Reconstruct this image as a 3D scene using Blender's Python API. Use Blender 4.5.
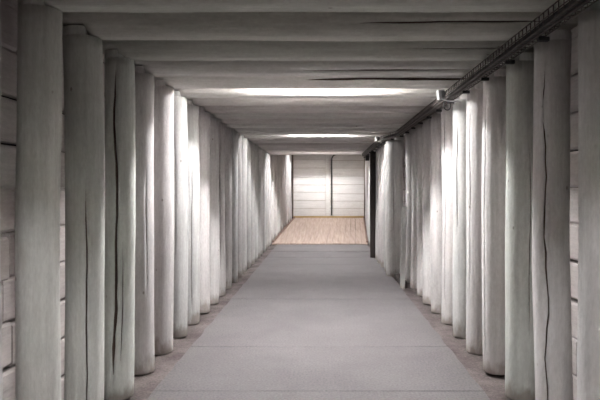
import bpy, bmesh, math, random
from mathutils import Vector, noise
C = bpy.context.scene.collection
for o in list(bpy.data.objects): bpy.data.objects.remove(o)
PI = math.pi

# ---------------------------------------------------------------- camera, world, exposure
cam = bpy.data.objects.new('camera', bpy.data.cameras.new('camera')); C.objects.link(cam)
cam.location = (0, 0, 1.22); cam.rotation_euler = (PI/2, 0, 0)
cam.data.sensor_width = 36; cam.data.lens = 33.0
cam.data.shift_x = -23/600; cam.data.shift_y = -10/600
cam.data.clip_start = .02
bpy.context.scene.camera = cam
w = bpy.data.worlds.new('world'); bpy.context.scene.world = w; w.use_nodes = True
w.node_tree.nodes['Background'].inputs[0].default_value = (.8, .85, .9, 1)
w.node_tree.nodes['Background'].inputs[1].default_value = .02
vs = bpy.context.scene.view_settings
vs.view_transform = 'Standard'; vs.look = 'None'; vs.gamma = 1; vs.use_curve_mapping = False
vs.exposure = 3.15
TUBES = [(0.81, 40), (4.47, 118), (8.10, 58), (11.75, 92), (15.37, 68)]     # distance along the tunnel, emission
LAMP_COLOR = (1.0, .988, .985)

# ---------------------------------------------------------------- helpers
def obj(name, bm, mats, parent=None, smooth=False):
    me = bpy.data.meshes.new(name)
    if smooth:
        for f in bm.faces: f.smooth = True
    bm.normal_update(); bm.to_mesh(me); bm.free()
    o = bpy.data.objects.new(name, me); C.objects.link(o)
    for m in (mats if isinstance(mats, (list, tuple)) else [mats]): me.materials.append(m)
    if parent: o.parent = parent
    return o
def tag(o, label, cat, group=None, kind=None):
    o['label'] = label; o['category'] = cat
    if group: o['group'] = group
    if kind: o['kind'] = kind
    return o
def thing(name, label, cat, loc=(0,0,0), group=None):
    o = bpy.data.objects.new(name, None); C.objects.link(o); o.location = loc; o.empty_display_size = .1
    return tag(o, label, cat, group)
def struct(name, bm, mats, smooth=False):
    o = obj(name, bm, mats, None, smooth); o['kind'] = 'structure'; return o
def box(bm, x0, x1, y0, y1, z0, z1, bev=0.0, mi=0):
    vsx = [bm.verts.new((x, y, z)) for x in (x0, x1) for y in (y0, y1) for z in (z0, z1)]
    fs = [bm.faces.new([vsx[i] for i in q]) for q in ((0,1,3,2),(4,6,7,5),(0,4,5,1),(2,3,7,6),(0,2,6,4),(1,5,7,3))]
    for f in fs: f.material_index = mi
    if bev > 0:
        es = list({e for f in fs for e in f.edges})
        bmesh.ops.bevel(bm, geom=es, offset=bev, segments=2, profile=.5, affect='EDGES')
    return fs
def tube(bm, pts, r, n=8, cap=True, closed=False):
    pts = [Vector(p) for p in pts]; rings = []; N = len(pts)
    up0 = None
    for i, p in enumerate(pts):
        if closed: d = (pts[(i+1) % N]-pts[i-1]).normalized()
        else: d = (pts[min(i+1, N-1)]-pts[max(i-1, 0)]).normalized()
        if up0 is None: up0 = Vector((0,0,1)) if abs(d.z) < .9 else Vector((1,0,0))
        a = d.cross(up0)
        if a.length < 1e-4: a = d.cross(Vector((1,0,0)))
        a.normalize(); b = a.cross(d).normalized(); up0 = b
        rr = r(i) if callable(r) else r
        rings.append([bm.verts.new(p + a*math.cos(2*PI*j/n)*rr + b*math.sin(2*PI*j/n)*rr) for j in range(n)])
    m = N if closed else N-1
    for i in range(m):
        A, B = rings[i], rings[(i+1) % N]
        for j in range(n):
            f = bm.faces.new((A[j], A[(j+1) % n], B[(j+1) % n], B[j])); f.smooth = True
    if cap and not closed:
        bm.faces.new(rings[0][::-1]); bm.faces.new(rings[-1])

# ---------------------------------------------------------------- materials
def newmat(name):
    m = bpy.data.materials.new(name); m.use_nodes = True
    nt = m.node_tree; return m, nt, nt.nodes['Principled BSDF'], nt.nodes.new, nt.links.new
def simple(name, col, rough=.6, metal=0.0):
    m, nt, b, N, L = newmat(name)
    b.inputs['Base Color'].default_value = (*col, 1); b.inputs['Roughness'].default_value = rough; b.inputs['Metallic'].default_value = metal
    n = N('ShaderNodeTexNoise'); n.inputs['Scale'].default_value = 60
    tc = N('ShaderNodeTexCoord'); L(tc.outputs['Object'], n.inputs['Vector'])
    mx = N('ShaderNodeMix'); mx.data_type = 'RGBA'; mx.blend_type = 'MULTIPLY'; mx.inputs[0].default_value = .35
    mx.inputs[6].default_value = (*col, 1); L(n.outputs['Fac'], mx.inputs[7]); L(mx.outputs[2], b.inputs['Base Color'])
    return m
def ramp(N, p0, p1, c0=(0,0,0,1), c1=(1,1,1,1)):
    r = N('ShaderNodeValToRGB'); e = r.color_ramp.elements
    e[0].position = p0; e[1].position = p1; e[0].color = c0; e[1].color = c1; return r
def limewash(name, axis, ca, cb, stain=(.30,.26,.22), specks=True, use_random=True):
    """old whitewash on timber: grain along the axis, drifting tint, stains and small knots"""
    m, nt, b, N, L = newmat(name)
    tc = N('ShaderNodeTexCoord'); oi = N('ShaderNodeObjectInfo')
    off = N('ShaderNodeVectorMath'); off.operation = 'MULTIPLY_ADD'
    cmb = N('ShaderNodeCombineXYZ')
    if use_random:
        for i in range(3): L(oi.outputs['Random'], cmb.inputs[i])
    off.inputs[1].default_value = (37, 51, 43); L(cmb.outputs[0], off.inputs[0]); L(tc.outputs['Object'], off.inputs[2])
    def mapped(sl, sc):
        mp = N('ShaderNodeMapping'); s = [sc]*3; s['XYZ'.index(axis)] = sl
        mp.inputs['Scale'].default_value = s; L(off.outputs[0], mp.inputs['Vector']); return mp
    def nz(mp, scale, det=5, rough=.6):
        n = N('ShaderNodeTexNoise'); n.inputs['Scale'].default_value = scale; n.inputs['Detail'].default_value = det
        n.inputs['Roughness'].default_value = rough; L(mp.outputs[0], n.inputs['Vector']); return n
    def mix(a, bcol, fac, mode='MIX'):
        mx = N('ShaderNodeMix'); mx.data_type = 'RGBA'; mx.blend_type = mode
        for sock, v in ((mx.inputs[0], fac), (mx.inputs[6], a), (mx.inputs[7], bcol)):
            if hasattr(v, 'links') or isinstance(v, bpy.types.NodeSocket): L(v, sock)
            elif isinstance(v, float): sock.default_value = v
            else: sock.default_value = (*v, 1)
        return mx.outputs[2]
    grain = nz(mapped(1.2, 26), 1.6, 6)
    blot = nz(mapped(1.0, 2.2), 1.7, 5, .65)
    fine = nz(mapped(14, 40), 2.2, 4)
    br = ramp(N, .35, .68); L(blot.outputs['Fac'], br.inputs[0])
    col = mix(ca, cb, br.outputs[0])
    gr = ramp(N, .3, .75, (.80,.79,.78,1), (1.06,1.06,1.05,1)); L(grain.outputs['Fac'], gr.inputs[0])
    col = mix(col, gr.outputs[0], .75, 'MULTIPLY')
    fr = ramp(N, .3, .7, (.88,.87,.86,1), (1.05,1.05,1.05,1)); L(fine.outputs['Fac'], fr.inputs[0])
    col = mix(col, fr.outputs[0], .8, 'MULTIPLY')
    st = nz(mapped(.8, 5.0), 1.3, 7, .7)
    sr = ramp(N, .62, .78); L(st.outputs['Fac'], sr.inputs[0])
    ms = N('ShaderNodeMath'); ms.operation = 'MULTIPLY'; ms.inputs[1].default_value = .55; L(sr.outputs[0], ms.inputs[0])
    col = mix(col, stain, ms.outputs[0])
    if specks:
        v = N('ShaderNodeTexVoronoi'); v.inputs['Scale'].default_value = 9.0; L(mapped(.6, 1.0).outputs[0], v.inputs['Vector'])
        vr = ramp(N, .035, .075, (1,1,1,1), (0,0,0,1)); L(v.outputs['Distance'], vr.inputs[0])
        g = nz(mapped(3, 3), 2.0, 1); g2 = ramp(N, .48, .55); L(g.outputs['Fac'], g2.inputs[0])
        mm = N('ShaderNodeMath'); mm.operation = 'MULTIPLY'; L(vr.outputs[0], mm.inputs[0]); L(g2.outputs[0], mm.inputs[1])
        mm2 = N('ShaderNodeMath'); mm2.operation = 'MULTIPLY'; mm2.inputs[1].default_value = .7; L(mm.outputs[0], mm2.inputs[0])
        col = mix(col, (.16,.13,.11), mm2.outputs[0])
    if use_random:
        mr = N('ShaderNodeMapRange'); mr.inputs[3].default_value = .86; mr.inputs[4].default_value = 1.14; L(oi.outputs['Random'], mr.inputs[0])
        f7 = N('ShaderNodeMath'); f7.operation = 'MULTIPLY'; f7.inputs[1].default_value = 7.13; L(oi.outputs['Random'], f7.inputs[0])
        f8 = N('ShaderNodeMath'); f8.operation = 'FRACT'; L(f7.outputs[0], f8.inputs[0])
        tr = ramp(N, .15, .85, (.985,1.0,.988,1), (1.0,.975,.97,1)); L(f8.outputs[0], tr.inputs[0])
        col = mix(col, tr.outputs[0], 1.0, 'MULTIPLY')
        if axis == 'Z':                                      # mud and bare wood at the foot of each post
            sx = N('ShaderNodeSeparateXYZ'); L(tc.outputs['Object'], sx.inputs[0])
            dn = nz(mapped(4, 9), 1.5, 5); sc_ = N('ShaderNodeMath'); sc_.operation = 'MULTIPLY'; sc_.inputs[1].default_value = .34; L(dn.outputs['Fac'], sc_.inputs[0])
            sb = N('ShaderNodeMath'); sb.operation = 'SUBTRACT'; L(sc_.outputs[0], sb.inputs[0]); L(sx.outputs['Z'], sb.inputs[1])
            dr_ = ramp(N, .06, .14); L(sb.outputs[0], dr_.inputs[0])
            dm = N('ShaderNodeMath'); dm.operation = 'MULTIPLY'; dm.inputs[1].default_value = .65; L(dr_.outputs[0], dm.inputs[0])
            col = mix(col, (.22,.18,.15), dm.outputs[0])
        hs = N('ShaderNodeHueSaturation'); L(mr.outputs[0], hs.inputs['Value']); L(col, hs.inputs['Color']); col = hs.outputs[0]
    L(col, b.inputs['Base Color']); b.inputs['Roughness'].default_value = .82
    b.inputs['Specular IOR Level'].default_value = .25
    bp = N('ShaderNodeBump'); bp.inputs['Strength'].default_value = .35; bp.inputs['Distance'].default_value = .006
    ad = N('ShaderNodeMath'); ad.operation = 'ADD'; L(grain.outputs['Fac'], ad.inputs[0]); L(fine.outputs['Fac'], ad.inputs[1])
    L(ad.outputs[0], bp.inputs['Height']); L(bp.outputs[0], b.inputs['Normal'])
    return m
M_post = limewash('limewashed_post', 'Z', (.49,.487,.488), (.63,.627,.63))
M_green = limewash('greenish_limewash', 'Z', (.47,.488,.468), (.585,.60,.58))
M_beam = limewash('limewashed_beam', 'X', (.54,.52,.51), (.64,.63,.62))
M_gbeam = limewash('greenish_limewashed_beam', 'X', (.57,.58,.54), (.68,.69,.65))
M_lag = limewash('limewashed_boards', 'Y', (.44,.40,.395), (.56,.52,.51), use_random=False)
M_gate = limewash('limewashed_gate', 'X', (.66,.65,.64), (.76,.755,.75), specks=False, use_random=False)
M_crack = simple('split_wood', (.13,.085,.06), .9)
M_end = simple('sawn_wood', (.40,.33,.28), .9)
M_dark = simple('dark_timber', (.045,.035,.032), .8)
M_black = simple('black_rubber', (.02,.02,.021), .5)
M_wire = simple('tray_wire', (.09,.072,.064), .5, .3)
M_grey = simple('grey_plastic', (.50,.50,.50), .45)
M_glassy = simple('dark_cover', (.16,.16,.165), .3)
M_house = simple('lamp_housing', (.6,.6,.6), .5)
M_sill = simple('varnished_sill', (.52,.34,.12), .6)
M_kerb = simple('reddish_kerb', (.22,.13,.10), .8)

def floor_mat(name, c0, c1, speck, bumpd, sc):
    m, nt, b, N, L = newmat(name)
    tc = N('ShaderNodeTexCoord')
    n1 = N('ShaderNodeTexNoise'); n1.inputs['Scale'].default_value = sc; n1.inputs['Detail'].default_value = 8; n1.inputs['Roughness'].default_value = .65
    n2 = N('ShaderNodeTexNoise'); n2.inputs['Scale'].default_value = 70; n2.inputs['Detail'].default_value = 4
    for n in (n1, n2): L(tc.outputs['Object'], n.inputs['Vector'])
    r1 = ramp(N, .36, .66, (*c0, 1), (*c1, 1)); L(n1.outputs['Fac'], r1.inputs[0])
    r2 = ramp(N, .3, .7, (*([1-speck]*3), 1), (1+speck*.4,)*3+(1,)); L(n2.outputs['Fac'], r2.inputs[0])
    mx = N('ShaderNodeMix'); mx.data_type = 'RGBA'; mx.blend_type = 'MULTIPLY'; mx.inputs[0].default_value = 1
    L(r1.outputs[0], mx.inputs[6]); L(r2.outputs[0], mx.inputs[7]); L(mx.outputs[2], b.inputs['Base Color'])
    b.inputs['Roughness'].default_value = .85; b.inputs['Specular IOR Level'].default_value = .3
    bp = N('ShaderNodeBump'); bp.inputs['Strength'].default_value = .4; bp.inputs['Distance'].default_value = bumpd
    L(n2.outputs['Fac'], bp.inputs['Height']); L(bp.outputs[0], b.inputs['Normal'])
    return m
M_slab = floor_mat('concrete_slab', (.148,.137,.140), (.180,.168,.170), .28, .003, 1.6)
M_earth = floor_mat('trodden_earth', (.085,.068,.065), (.19,.16,.155), .35, .01, 3.5)
def deck_mat():
    m, nt, b, N, L = newmat('ramp_boards')
    tc = N('ShaderNodeTexCoord'); mp = N('ShaderNodeMapping'); mp.inputs['Scale'].default_value = (9, .5, 1); L(tc.outputs['Object'], mp.inputs[0])
    n = N('ShaderNodeTexNoise'); n.inputs['Scale'].default_value = 3; n.inputs['Detail'].default_value = 6; L(mp.outputs[0], n.inputs['Vector'])
    r = ramp(N, .3, .7, (.30,.22,.18,1), (.44,.345,.29,1)); L(n.outputs['Fac'], r.inputs[0]); L(r.outputs[0], b.inputs['Base Color'])
    b.inputs['Roughness'].default_value = .8
    return m
M_deck = deck_mat()
def glow():
    m, nt, b, N, L = newmat('lit_tube')
    return m

# ---------------------------------------------------------------- tunnel layout (y runs away from the camera)
Z0, S = 2.40, .455
yk = lambda k: Z0 + S*k
R0, R1, RH = 12.3, 16.5, .37
def rise(y): return 0 if y < R0 else RH*min(1, (y-R0)/(R1-R0))
def wl(y): return -1.15 if y < R0 else -1.17 + .29*min(1.05, (y-R0)/(R1-R0))
def wr(y):
    if y > R0: return 1.02 + .23*min(1.05, (y-R0)/(R1-R0))
    if y > 10.4: return 1.06
    if y > 7.6: return .92
    return 1.10
H = 2.005

# ---------------------------------------------------------------- structure
random.seed(4)
bm = bmesh.new()                                            # concrete slabs with open joints
ys = [-3.0] + [3.34-.95*i for i in range(6, 0, -1)] + [3.34+.95*i for i in range(0, 10)] + [R0+.02]
ys = sorted(ys)
for a, b_ in zip(ys[:-1], ys[1:]):
    if b_-a < .1: continue
    n = 8; x0, x1 = -1.03, .975
    z = random.uniform(-.003, .0)
    ns = 9; yy = [a+.003 + (b_-a-.006)*i/ns for i in range(ns+1)]                # worn, slightly ragged sides
    P = [(x0 + .016*noise.noise(Vector((q*4, 1, 0))) + .008*noise.noise(Vector((q*14, 2, 0))), q) for q in yy]
    P += [(x1 + .016*noise.noise(Vector((q*4, 5, 0))) + .008*noise.noise(Vector((q*14, 6, 0))), q) for q in reversed(yy)]
    T = [bm.verts.new((p, q, z)) for p, q in P]; B = [bm.verts.new((p + (-.012 if p < 0 else .012), q, -.12)) for p, q in P]
    bm.faces.new(T[::-1]); bm.faces.new(B)
    for i in range(len(P)): bm.faces.new((T[i], T[(i+1) % len(P)], B[(i+1) % len(P)], B[i]))
bmesh.ops.recalc_face_normals(bm, faces=bm.faces)
struct('floor', bm, M_slab)
bm = bmesh.new()                                            # trodden earth and stones under and beside the slabs
nx, ny = 40, 260
g = [[bm.verts.new((x, y, -.028 + .022*noise.noise(Vector((x*5, y*5, 1))) + .012*noise.noise(Vector((x*16, y*16, 3)))))
      for x in [-1.6 + 3.2*i/nx for i in range(nx+1)]] for y in [-3 + 20.2*j/ny for j in range(ny+1)]]
for j in range(ny):
    for i in range(nx): bm.faces.new((g[j][i], g[j][i+1], g[j+1][i+1], g[j+1][i]))
struct('floor_earth', bm, M_earth, True)

def lagging(name, path, sgn, seed):
    """stacked horizontal boards behind the posts, staggered butt joints"""
    rnd = random.Random(seed); bm = bmesh.new()
    for n in range(-1, 13):
        z0 = .03 + .2*n
        y = -3.0 + rnd.uniform(-.5, 0)
        while y < 17.0:
            y1 = min(y + rnd.uniform(1.2, 2.2), 17.1)
            jog = rnd.uniform(-.012, .012)
            xa, xb = path(y), path(y1)
            d = rnd.uniform(0, .008)
            za, zb = z0+.004+jog+rise(y), z0+.196+jog+rise(y)
            za2, zb2 = z0+.004+jog+rise(y1), z0+.196+jog+rise(y1)
            t = .06*sgn
            V = []
            for (yy, xx, p, q) in ((y+.003, xa+d*sgn, za, zb), (y1-.003, xb+d*sgn, za2, zb2)):
                for (dx, zz) in ((0, p+.012), (0, q-.012), (.01*sgn, q), (t, q), (t, p), (.01*sgn, p)):
                    V.append(bm.verts.new((xx+dx, yy, zz)))
            for i in range(6): bm.faces.new((V[i], V[(i+1) % 6], V[6+(i+1) % 6], V[6+i]))
            bm.faces.new(V[:6]); bm.faces.new(V[6:][::-1])
            y = y1
    # solid rock backing right behind the boards
    for n in range(20):
        ya, yb = -3 + n*1.01, -3 + (n+1)*1.01
        xa, xb = path(ya)+.09*sgn, path(yb)+.09*sgn
        box(bm, min(xa, xa+.06*sgn), max(xa, xa+.06*sgn), ya, yb, -.1, 2.95, 0, 1)
    bmesh.ops.recalc_face_normals(bm, faces=bm.faces)
    return struct(name, bm, [M_lag, M_dark])
def pl(y): return -1.375 if y < R0 else -1.395 + .29*min(1.1, (y-R0)/(R1-R0))
def pr(y): return 1.335 if y < R0 else 1.27 + .23*min(1.1, (y-R0)/(R1-R0))
lagging('wall_left', pl, -1, 5); lagging('wall_right', pr, 1, 9)
bm = bmesh.new()
for i in range(12):                                         # roof boards above the beams
    x = -1.44 + i*.245
    for (a, b_, za, zb) in ((-3, R0, H+.25, H+.25), (R0, 17.15, H+.25, H+.25+RH*1.15)):
        V = [bm.verts.new(p) for p in ((x+.004,a,za),(x+.241,a,za),(x+.241,b_,zb),(x+.004,b_,zb),(x+.004,a,za+.05),(x+.241,a,za+.05),(x+.241,b_,zb+.05),(x+.004,b_,zb+.05))]
        for q in ((3,2,1,0),(4,5,6,7),(0,1,5,4),(1,2,6,5),(2,3,7,6),(3,0,4,7)): bm.faces.new([V[j] for j in q])
struct('ceiling', bm, M_lag)
bm = bmesh.new(); box(bm, -1.6, 1.7, 17.15, 17.3, -.1, 3.0); struct('wall_far', bm, M_dark)
bm = bmesh.new()
for n in range(12): box(bm, -1.5, 1.5, -3.12, -3.0, n*.2+.003, n*.2+.197, .01)
struct('bounce_wall_near', bm, M_lag)  # unseen closing wall, added behind the camera to bounce light

# ---------------------------------------------------------------- logs
def log_mesh(length, r, seed, vertical=True, taper=0.0, bend=.012, cracks=(), notch=None, lump=.055, zmin=None, clampf=None, ncol=36, nring=26):
    """A hewn round log along local Z (posts) or X (beams).
    cracks: (theta, s0, s1, halfwidth, depth, wander); notch: (cut, height, sign) a tongue on top of a post."""
    rnd = random.Random(seed); bm = bmesh.new(); so = seed*7.31
    ss = [length*i/nring for i in range(nring+1)]
    if vertical: ss = [0, .012] + ss[1:]
    if clampf:                                               # rings either side of each shoulder
        for c in clampf['cuts']: ss += [c-.0005, c+.0005]
        ss = sorted(ss)
    cols = [2*PI*i/ncol for i in range(ncol)]
    special = []
    for c in cracks:
        th, s0, s1, hw, dp, wa = c
        cols = [t for t in cols if abs((t-th+PI) % (2*PI)-PI) > .11]
        special += [(th, c, -1), (th, c, 0), (th, c, 1)]
    allc = [(t, None, 0) for t in cols] + special
    allc.sort(key=lambda q: ((q[0] % (2*PI)), q[2]))
    rings = []
    bx, by = rnd.uniform(-bend, bend), rnd.uniform(-bend, bend)
    for s in ss:
        u = s/length
        cx = bx*math.sin(PI*u) + .006*noise.noise(Vector((s*1.3, so, 0)))
        cy = by*math.sin(PI*u) + .006*noise.noise(Vector((s*1.3, so, 9)))
        ring = []
        for th, c, side in allc:
            tw = 0; dr = 0; t = th
            if c:
                _, s0, s1, hw, dp, wa = c
                f = max(0, min(1, min(s-s0, s1-s)/.18)) if s0 < s < s1 else 0
                tw = wa*noise.noise(Vector((s*2.1, so, 4))) + wa*.35*noise.noise(Vector((s*7, so, 6)))
                wv = .55 + .8*abs(noise.noise(Vector((s*5, so, 2))))
                t = th + tw + side*(hw*f*wv + .003)
                if side == 0: dr = -dp*f
            rr = r*(1 + taper*(u-.5)) * (1 + lump*noise.noise(Vector((math.cos(t)*.9, math.sin(t)*.9+so, s*1.1)))
                 + lump*.35*noise.noise(Vector((math.cos(t)*2.5, math.sin(t)*2.5+so, s*3.5)))) + dr
            if vertical and s == 0: rr *= .955
            x, y = cx + rr*math.cos(t), cy + rr*math.sin(t)
            if vertical: ring.append(bm.verts.new((x, y, s)))
            else:
                z = y
                zl = clampf['flat'] if clampf else -9
                if clampf and (s < clampf['cuts'][0] or s > clampf['cuts'][1]): zl = clampf['flat']+clampf['step']
                ring.append(bm.verts.new((s, x, max(z, zl))))
        rings.append(ring)
    n = len(allc)
    for i in range(len(rings)-1):
        A, B = rings[i], rings[i+1]; smid = (ss[i]+ss[i+1])/2
        flatf = (ss[i+1]-ss[i]) < .002
        for j in range(n):
            j2 = (j+1) % n
            f = bm.faces.new((A[j], A[j2], B[j2], B[j])); f.smooth = not flatf
            c = allc[j][1]
            if c is not None and allc[j2][1] is c and (c[1] < smid < c[2]): f.material_index = 1; f.smooth = False
    f = bm.faces.new(rings[0][::-1]); f.material_index = 2
    f = bm.faces.new(rings[-1]); f.material_index = 2 if not vertical else 0
    if notch:
        cut, hh, sg = notch                                  # tongue where sg*x > cut
        prof = [v.co.copy() for v in rings[-1]]
        P = []
        for i in range(len(prof)):
            a, b_ = prof[i], prof[(i+1) % len(prof)]
            if sg*a.x > cut: P.append(a)
            if (sg*a.x > cut) != (sg*b_.x > cut):
                t = (sg*cut - a.x)/(b_.x-a.x); P.append(a.lerp(b_, t))
        lo = [bm.verts.new((p.x, p.y, length-.001)) for p in P]; up = [bm.verts.new((p.x, p.y, length+hh)) for p in P]
        for i in range(len(P)): bm.faces.new((lo[i], lo[(i+1) % len(P)], up[(i+1) % len(P)], up[i]))
        bm.faces.new(up)
    bmesh.ops.recalc_face_normals(bm, faces=bm.faces)
    return bm
ORD = ['zeroth','first','second','third','fourth','fifth','sixth','seventh','eighth','ninth','tenth','eleventh','twelfth','thirteenth','fourteenth','fifteenth','sixteenth','seventeenth','eighteenth','nineteenth','twentieth']
ORD += ['twenty-'+s for s in ORD[1:10]] + ['thirtieth'] + ['thirty-'+s for s in ORD[1:10]]

# per post: radius, height shift, cracks; theta 0 = +x, PI/2 = away from camera, -PI/2 = towards the camera
def cr(th, s0, s1, hw, dp=.02, wa=.10): return (th, s0, s1, hw, dp, wa)
LEFT = {-1: dict(r=.100, w=-.002),
  0: dict(r=.088, m=M_green, d='thick pale green-grey whitewashed log post beside the stacked boards at the left edge'),
  1: dict(r=.094, m=M_green, cracks=[cr(-1.10, .05, 1.25, .05, .018, .10)], d='greenish log post with a thin vertical split in its lower half'),
  2: dict(r=.086, m=M_green, cracks=[cr(-1.50, .12, 1.95, .11, .035, .18), cr(-1.05, .2, .9, .03, .015, .1)], d='log post riven by a long wide black split'),
  3: dict(r=.088, d='grey whitewashed log post just beyond the badly split one'),
  4: dict(r=.092, d='pale log post two beyond the badly split one'),
  5: dict(r=.086, d='bright white log post lit right under the nearest hidden lamp'),
  6: dict(r=.094, d='white log post with a shaded top just past the nearest lamp'),
}
RIGHT = {0: dict(r=.096, w=.022, d='thick pale log post cut off by the right edge'),
  1: dict(r=.090, w=.008, cracks=[cr(-2.3, .02, 1.85, .055, .022, .42)], d='log post with a long wandering brown split down its face'),
  2: dict(r=.094, m=M_green, d='smooth grey log post between the split one and a slimmer neighbour'),
  3: dict(r=.090, cracks=[cr(-2.75, .1, 1.9, .02, .012, .12)], d='log post with a hairline split along its inner side'),
  4: dict(r=.088, cracks=[cr(-2.6, .5, 1.9, .03, .015, .1)], d='bright log post with a narrow split below the junction box'),
  5: dict(r=.085, cracks=[cr(-2.4, .9, 1.8, .05, .02, .1)], d='brightly lit log post with a short dark split at head height'),
  6: dict(r=.085, cracks=[cr(-2.5, .2, 1.9, .025, .015, .05)], d='white log post with fine split just past the junction box'),
}
def post(k, side):
    y = yk(k); sp = (LEFT if side < 0 else RIGHT).get(k, {})
    rnd = random.Random(k*13 + (1 if side < 0 else 2))
    r = sp.get('r', .088 + rnd.uniform(-.006, .008)); base = rise(y) - .02
    h = (H if side < 0 else H-.022) + .02 + rnd.uniform(-.004, .0)
    inner = (wl(y) if side < 0 else wr(y)) + rnd.uniform(-.006, .006) + sp.get('w', 0)
    big = (side > 0 and k == 12)
    if side > 0 and k in (13, 14, 15, 16, 17): h -= .05
    if big: r = .125; inner = .905; h = 1.945
    cx = inner + side*r
    cuts = sp.get('cracks', [])
    if not cuts and rnd.random() < .5 and 0 < k < 20:
        cuts = [cr(-PI/2 + side*-rnd.uniform(-.3, .8), rnd.uniform(.05, .8), rnd.uniform(1.2, 1.9), .025, .012, .1)]
    bm = log_mesh(h, r, k*3+(100 if side < 0 else 300), True, taper=rnd.uniform(-.05, .03), cracks=cuts,
                  notch=(-.5*r if not big else .0, .045, side))
    o = obj('timber_post', bm, [sp.get('m', M_post), M_crack, M_end])
    o.location = (cx, y, base); o.rotation_euler = (rnd.uniform(-.004, .004), rnd.uniform(-.004, .004), 0)
    sname = 'left' if side < 0 else 'right'
    n = k+1
    if k < 0: lab = 'log post cut off by the left picture edge, nearest of the left row'
    elif big: lab = 'extra thick log post standing out from the right row beside a narrow leaning board'
    elif 'd' in sp: lab = sp['d'] + (', %s side' % sname if 'side' not in sp['d'] and 'edge' not in sp['d'] else '')
    elif y > R0: lab = 'whitewashed log post beside the ramp, %s along its %s side' % (ORD[k-21], sname)
    else:
        lab = 'slim whitewashed log post, %s of the %s row counting from the camera' % (ORD[n], sname)
    tag(o, lab, 'post', 'whitewashed log posts along the %s wall' % sname)
    return o
NK = 31
for k in range(-1, NK):
    post(k, -1)
    if k >= 0: post(k, 1)

def beam(k):
    y = yk(k); rnd = random.Random(k*31+7)
    r = .102 + rnd.uniform(-.004, .004); x0, x1 = wl(y)-.21, (max(wr(y), 1.10) if y < R0 else wr(y))+.2
    L_ = x1-x0; inR = wr(y)
    cuts = [wl(y)-.055-x0, inR+.05-x0]
    cracks = {1: [cr(-2.35, 1.7, 2.5, .03, .02, .06)], 2: [cr(-2.6, 1.9, 2.55, .02, .012, .05)], 3: [cr(-2.35, 1.2, 2.4, .04, .02, .05)],
              4: [cr(-2.75, 1.25, 2.5, .12, .03, .12)]}.get(k, [])
    if k == 1: cracks = [cr(-2.75, 1.55, 2.5, .05, .02, .10)]
    flat = -r*.93
    bm = log_mesh(L_, r, k*5+700, False, taper=rnd.uniform(-.06, .06), bend=.008, cracks=cracks,
                  clampf=dict(cuts=cuts, flat=flat, step=.051), lump=.05)
    o = obj('timber_crosspiece', bm, [M_gbeam if k < 3 else M_beam, M_crack, M_end])
    o.location = (x0, y, H + rise(y) - flat + rnd.uniform(0, .004))
    if k < 0: lab = 'round roof log over the camera, just above the top of the picture'
    elif k == 0: lab = 'whitewashed roof log along the top edge of the picture, nearest in view'
    elif k == 1: lab = 'thick roof log with a dark split at its right end, second from the top'
    elif k == 2: lab = 'grey roof log third from the top, between two split ones'
    elif k == 3: lab = 'roof log with a hairline split, fourth from the top of the picture'
    elif k == 4: lab = 'roof log with a long dark split, directly before the brightly lit log'
    elif k == 5: lab = 'brightly lit white roof log at the nearest hidden lamp'
    elif k == 13: lab = 'roof log with a bright band at the second hidden lamp, mid tunnel'
    elif k == 22: lab = 'last roof log of the level tunnel, hiding the ceiling over the ramp'
    elif y > R0: lab = 'raised roof log over the ramp, %s from the ramp foot' % ORD[k-21]
    else: lab = 'shaded round roof log, %s counting from the top of the picture' % ORD[k+1]
    tag(o, lab, 'beam', 'round logs across the tunnel roof')
for k in range(-5, NK): beam(k)

# ---------------------------------------------------------------- tube lamps in the gaps between beams
names = ['tube lamp hidden between roof logs above the camera', 'tube lamp tucked between roof logs beside the first junction box',
         'tube lamp tucked between roof logs above the extra thick right post', 'tube lamp tucked between the last roof logs before the ramp',
         'tube lamp tucked between the roof logs over the ramp']
for i, (y, st) in enumerate(TUBES):
    zt = H + rise(y) + .13
    t = thing('tube_lamp', names[i], 'lamp', (-.05, y, zt), 'tube lamps between the roof logs')
    bm = bmesh.new(); box(bm, -.46, .46, -.03, .03, .03, .10, .006); obj('housing', bm, M_house, t)
    for sx in (-1, 1):
        bm = bmesh.new(); box(bm, sx*.42-.015, sx*.42+.015, -.018, .018, -.02, .031, .004); obj('end_cap', bm, M_grey, t)
    m = bpy.data.materials.new('lit_tube'); m.use_nodes = True; b = m.node_tree.nodes['Principled BSDF']
    b.inputs['Emission Color'].default_value = (*LAMP_COLOR, 1); b.inputs['Emission Strength'].default_value = st
    bm = bmesh.new(); tube(bm, [(-.40, 0, 0), (.40, 0, 0)], .016, 8); obj('tube', bm, m, t)

# ---------------------------------------------------------------- ramp and gate
t = thing('wooden_ramp', 'pinkish boarded ramp rising to the white gate', 'ramp', (0, R0, 0))
bm = bmesh.new(); NB = 16
for i in range(NB):
    fa, fb = i/NB, (i+1)/NB
    def X(f, y): 
        a, b_ = wl(y)+.02, wr(y)-.02
        return a + (b_-a)*f
    for s0, s1 in ((R0+.03, R1), (R1, R1+.12)):
        d = random.uniform(0, .004); g_ = .003
        pts = []
        for y in (s0, s1):
            for f, e in ((fa, g_), (fb, -g_)):
                pts.append((X(f, min(y, R1)) + e, y-R0, rise(y)+.012+d))
        A = [bm.verts.new(p) for p in (pts[0], pts[1], pts[3], pts[2])]
        B = [bm.verts.new((v.co.x, v.co.y, v.co.z-.03)) for v in A]
        bm.faces.new(A); bm.faces.new(B[::-1])
        for q in range(4): bm.faces.new((A[q], B[q], B[(q+1) % 4], A[(q+1) % 4]))
bmesh.ops.recalc_face_normals(bm, faces=bm.faces)
obj('deck', bm, M_deck, t)
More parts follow.
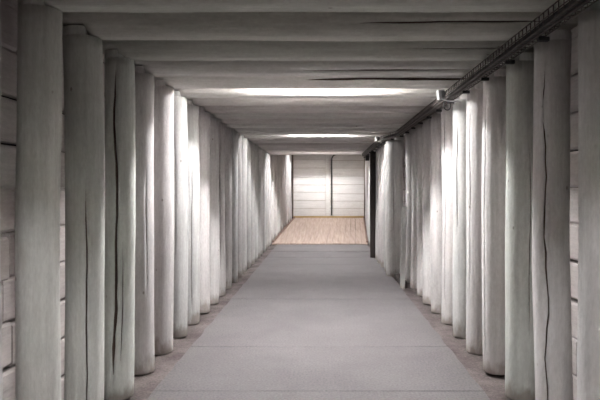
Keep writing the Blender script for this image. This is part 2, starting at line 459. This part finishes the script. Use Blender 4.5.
for sd, f in ((-1, wl), (1, wr)):
    bm = bmesh.new(); V = []
    for y in (R0+.15, R1):
        x = f(y)-.03*sd
        for dx in (-.016, .016):
            for dz in (.018, .05): V.append(bm.verts.new((x+dx, y-R0, rise(y)+dz)))
    for q in ((0,1,3,2),(4,6,7,5),(0,4,5,1),(2,3,7,6),(0,2,6,4),(1,5,7,3)): bm.faces.new([V[j] for j in q])
    bmesh.ops.recalc_face_normals(bm, faces=bm.faces)
    k_ = obj('kerb', bm, M_kerb, t)

GY = 16.78
t = thing('boarded_gate', 'white boarded double gate closing the far end above the ramp', 'gate', (0, GY, RH))
def panel(x0, x1, seed):
    rnd = random.Random(seed); bm = bmesh.new(); z = .05
    while z < 2.3:
        hgt = rnd.uniform(.22, .28)
        box(bm, x0, x1, -.02+rnd.uniform(-.006, .006), .02, z+.005, z+hgt-.005, .005); z += hgt
    return bm
obj('panel', panel(-.90, .075, 3), M_gate, t); obj('panel', panel(.215, 1.25, 8), M_gate, t)
bm = bmesh.new(); box(bm, .078, .212, -.05, .03, .03, 2.36, .01); obj('centre_post', bm, M_gate, t)
bm = bmesh.new(); box(bm, -.93, 1.27, .025, .05, .03, 2.36); obj('backing_frame', bm, M_end, t)
bm = bmesh.new(); box(bm, -.90, 1.25, GY-.13, GY-.05, RH-.02, RH+.055, .008)
tag(obj('wooden_sill', bm, M_sill), 'yellow-brown wooden sill at the foot of the white gate', 'sill')
bm = bmesh.new(); px, py, top = .262, GY-.045-.035, RH+1.93
pts = [(px, py, RH+.08), (px, py, top-.16)] + [(px+.16-.16*math.cos(a), py, top-.16+.16*math.sin(a)) for a in [PI/2*i/8 for i in range(1, 9)]] + [(1.16, py, top+.0)]
tube(bm, pts, .021, 10)
tag(obj('conduit', bm, M_black, smooth=False), 'black conduit climbing the white gate and bending right at the top', 'pipe')

# ---------------------------------------------------------------- dark post, leaning board
bm = log_mesh(1.93, .056, 55, True, bend=.006, lump=.06)
o = obj('dark_post', bm, [M_dark, M_crack, M_dark]); o.location = (.912, 9.98, -.02)
tag(o, 'slim dark brown post at the end of the right row before the ramp', 'post')
bm = bmesh.new(); box(bm, -.03, .03, -.012, .012, 0, 1.03, .003)
o = obj('leaning_board', bm, M_post); o.location = (.99, 6.86, -.02); o.rotation_euler = (-.02, 0.03, .1)
tag(o, 'narrow white board standing upright against the right posts mid tunnel', 'board')

bm = bmesh.new(); box(bm, 1.0, 1.075, 6.98, 7.7, -.03, .055, .012)  # dark block put in for the dark recess at the floor edge
tag(obj('dark_recess_block', bm, M_dark), 'dark block standing for the dark hole at the floor edge behind the leaning board', 'block')

# ---------------------------------------------------------------- cable tray, cables, junction boxes
def traypath(y):
    if y < 7.2: x = .985
    elif y < 7.9: x = .985 - .13*(y-7.2)/.7
    else: x = .855
    return Vector((x, y, 1.22 + .735))
Y0, Y1 = -1.0, 11.6
t = thing('cable_tray', 'dark wire-basket cable tray running under the right roof corner', 'cable tray', (0, 0, 0))
bm = bmesh.new()
HW, HH = .034, .030
n = int((Y1-Y0)/.3)
for (dx, dz) in ((-HW, HH), (-HW, 0), (-HW, -HH), (0, -HH), (HW, -HH), (HW, HH)):
    tube(bm, [traypath(Y0+(Y1-Y0)*i/n) + Vector((dx, 0, dz)) for i in range(n+1)], .0032, 5)
y = Y0+.02
while y < Y1:
    c = traypath(y)
    tube(bm, [c+Vector(p) for p in ((-HW, 0, HH), (-HW, .001, -HH), (HW, 0, -HH), (HW, .001, HH))], .0028, 4)
    y += .05 if y < 7 else .1
obj('wire_basket', bm, M_wire, t)
for k in range(0, 21):
    y = yk(k)+.12; c = traypath(y)
    bm = bmesh.new(); box(bm, c.x+.0, c.x+.05, y-.012, y+.012, c.z-.054, c.z-.034, .003)
    obj('void_shade_block', bm, M_black, t)  # black block stands in for the dark void under each beam end
cl = ['thickest black cable lying low in the cable tray', 'black cable on the wall side of the cable tray', 'thin black cable on top of the bundle in the tray']
for i, (dx, dz, r) in enumerate(((-.013, -.012, .013), (.016, -.014, .010), (.003, .012, .008))):
    bm = bmesh.new(); n = 90; pts = []
    for j in range(n+1):
        y = Y0+(Y1-Y0)*j/n; c = traypath(y)
        pts.append(c + Vector((dx+.002*math.sin(y*3+i), 0, dz+.002*math.sin(y*4.3+2*i))))
    tube(bm, pts, r, 7)
    tag(obj('cable', bm, M_black), cl[i], 'cable', 'cables in the tray')
def junction(y, lab, s=1.0, tilt=.35):
    c = traypath(y) + Vector((-.065, 0, .01))
    t = thing('junction_box', lab, 'box', c)
    bm = bmesh.new(); box(bm, -.028*s, .028*s, -.02, .02, -.036*s, .036*s, .006); b1 = obj('body', bm, M_grey, t); b1.rotation_euler = (.1, tilt*-.6, .3)
    bm = bmesh.new(); box(bm, -.004*s, .026*s, -.026, -.019, -.026*s, .026*s, .003); b2 = obj('cover', bm, M_glassy, t); b2.rotation_euler = b1.rotation_euler
    bm = bmesh.new(); pts = [(.046+.027*math.cos(a), -.02, -.088+.036*math.sin(a)) for a in [2*PI*i/20 for i in range(20)]]
    tube(bm, pts, .0045, 7, closed=True); obj('cable_loop', bm, M_black, t)
    bm = bmesh.new(); tube(bm, [(.0, -.01, -.03), (.05, -.03, -.052), (.10, -.03, -.056), (.15, -.02, -.062)], .007, 7); obj('cable_stub', bm, M_grey, t)
junction(4.30, 'grey junction box with a black cable loop on the tray beside the bright log')
junction(8.02, 'small junction box on the cable tray above the extra thick right post', .9)
c = Vector((.885, 10.9, 1.85))
bm = bmesh.new(); box(bm, c.x-.045, c.x+.03, c.y-.03, c.y+.03, c.z-.05, c.z+.06, .01)
tag(obj('cable_box', bm, M_black), 'small black box on the cable tray above the ramp foot', 'box')
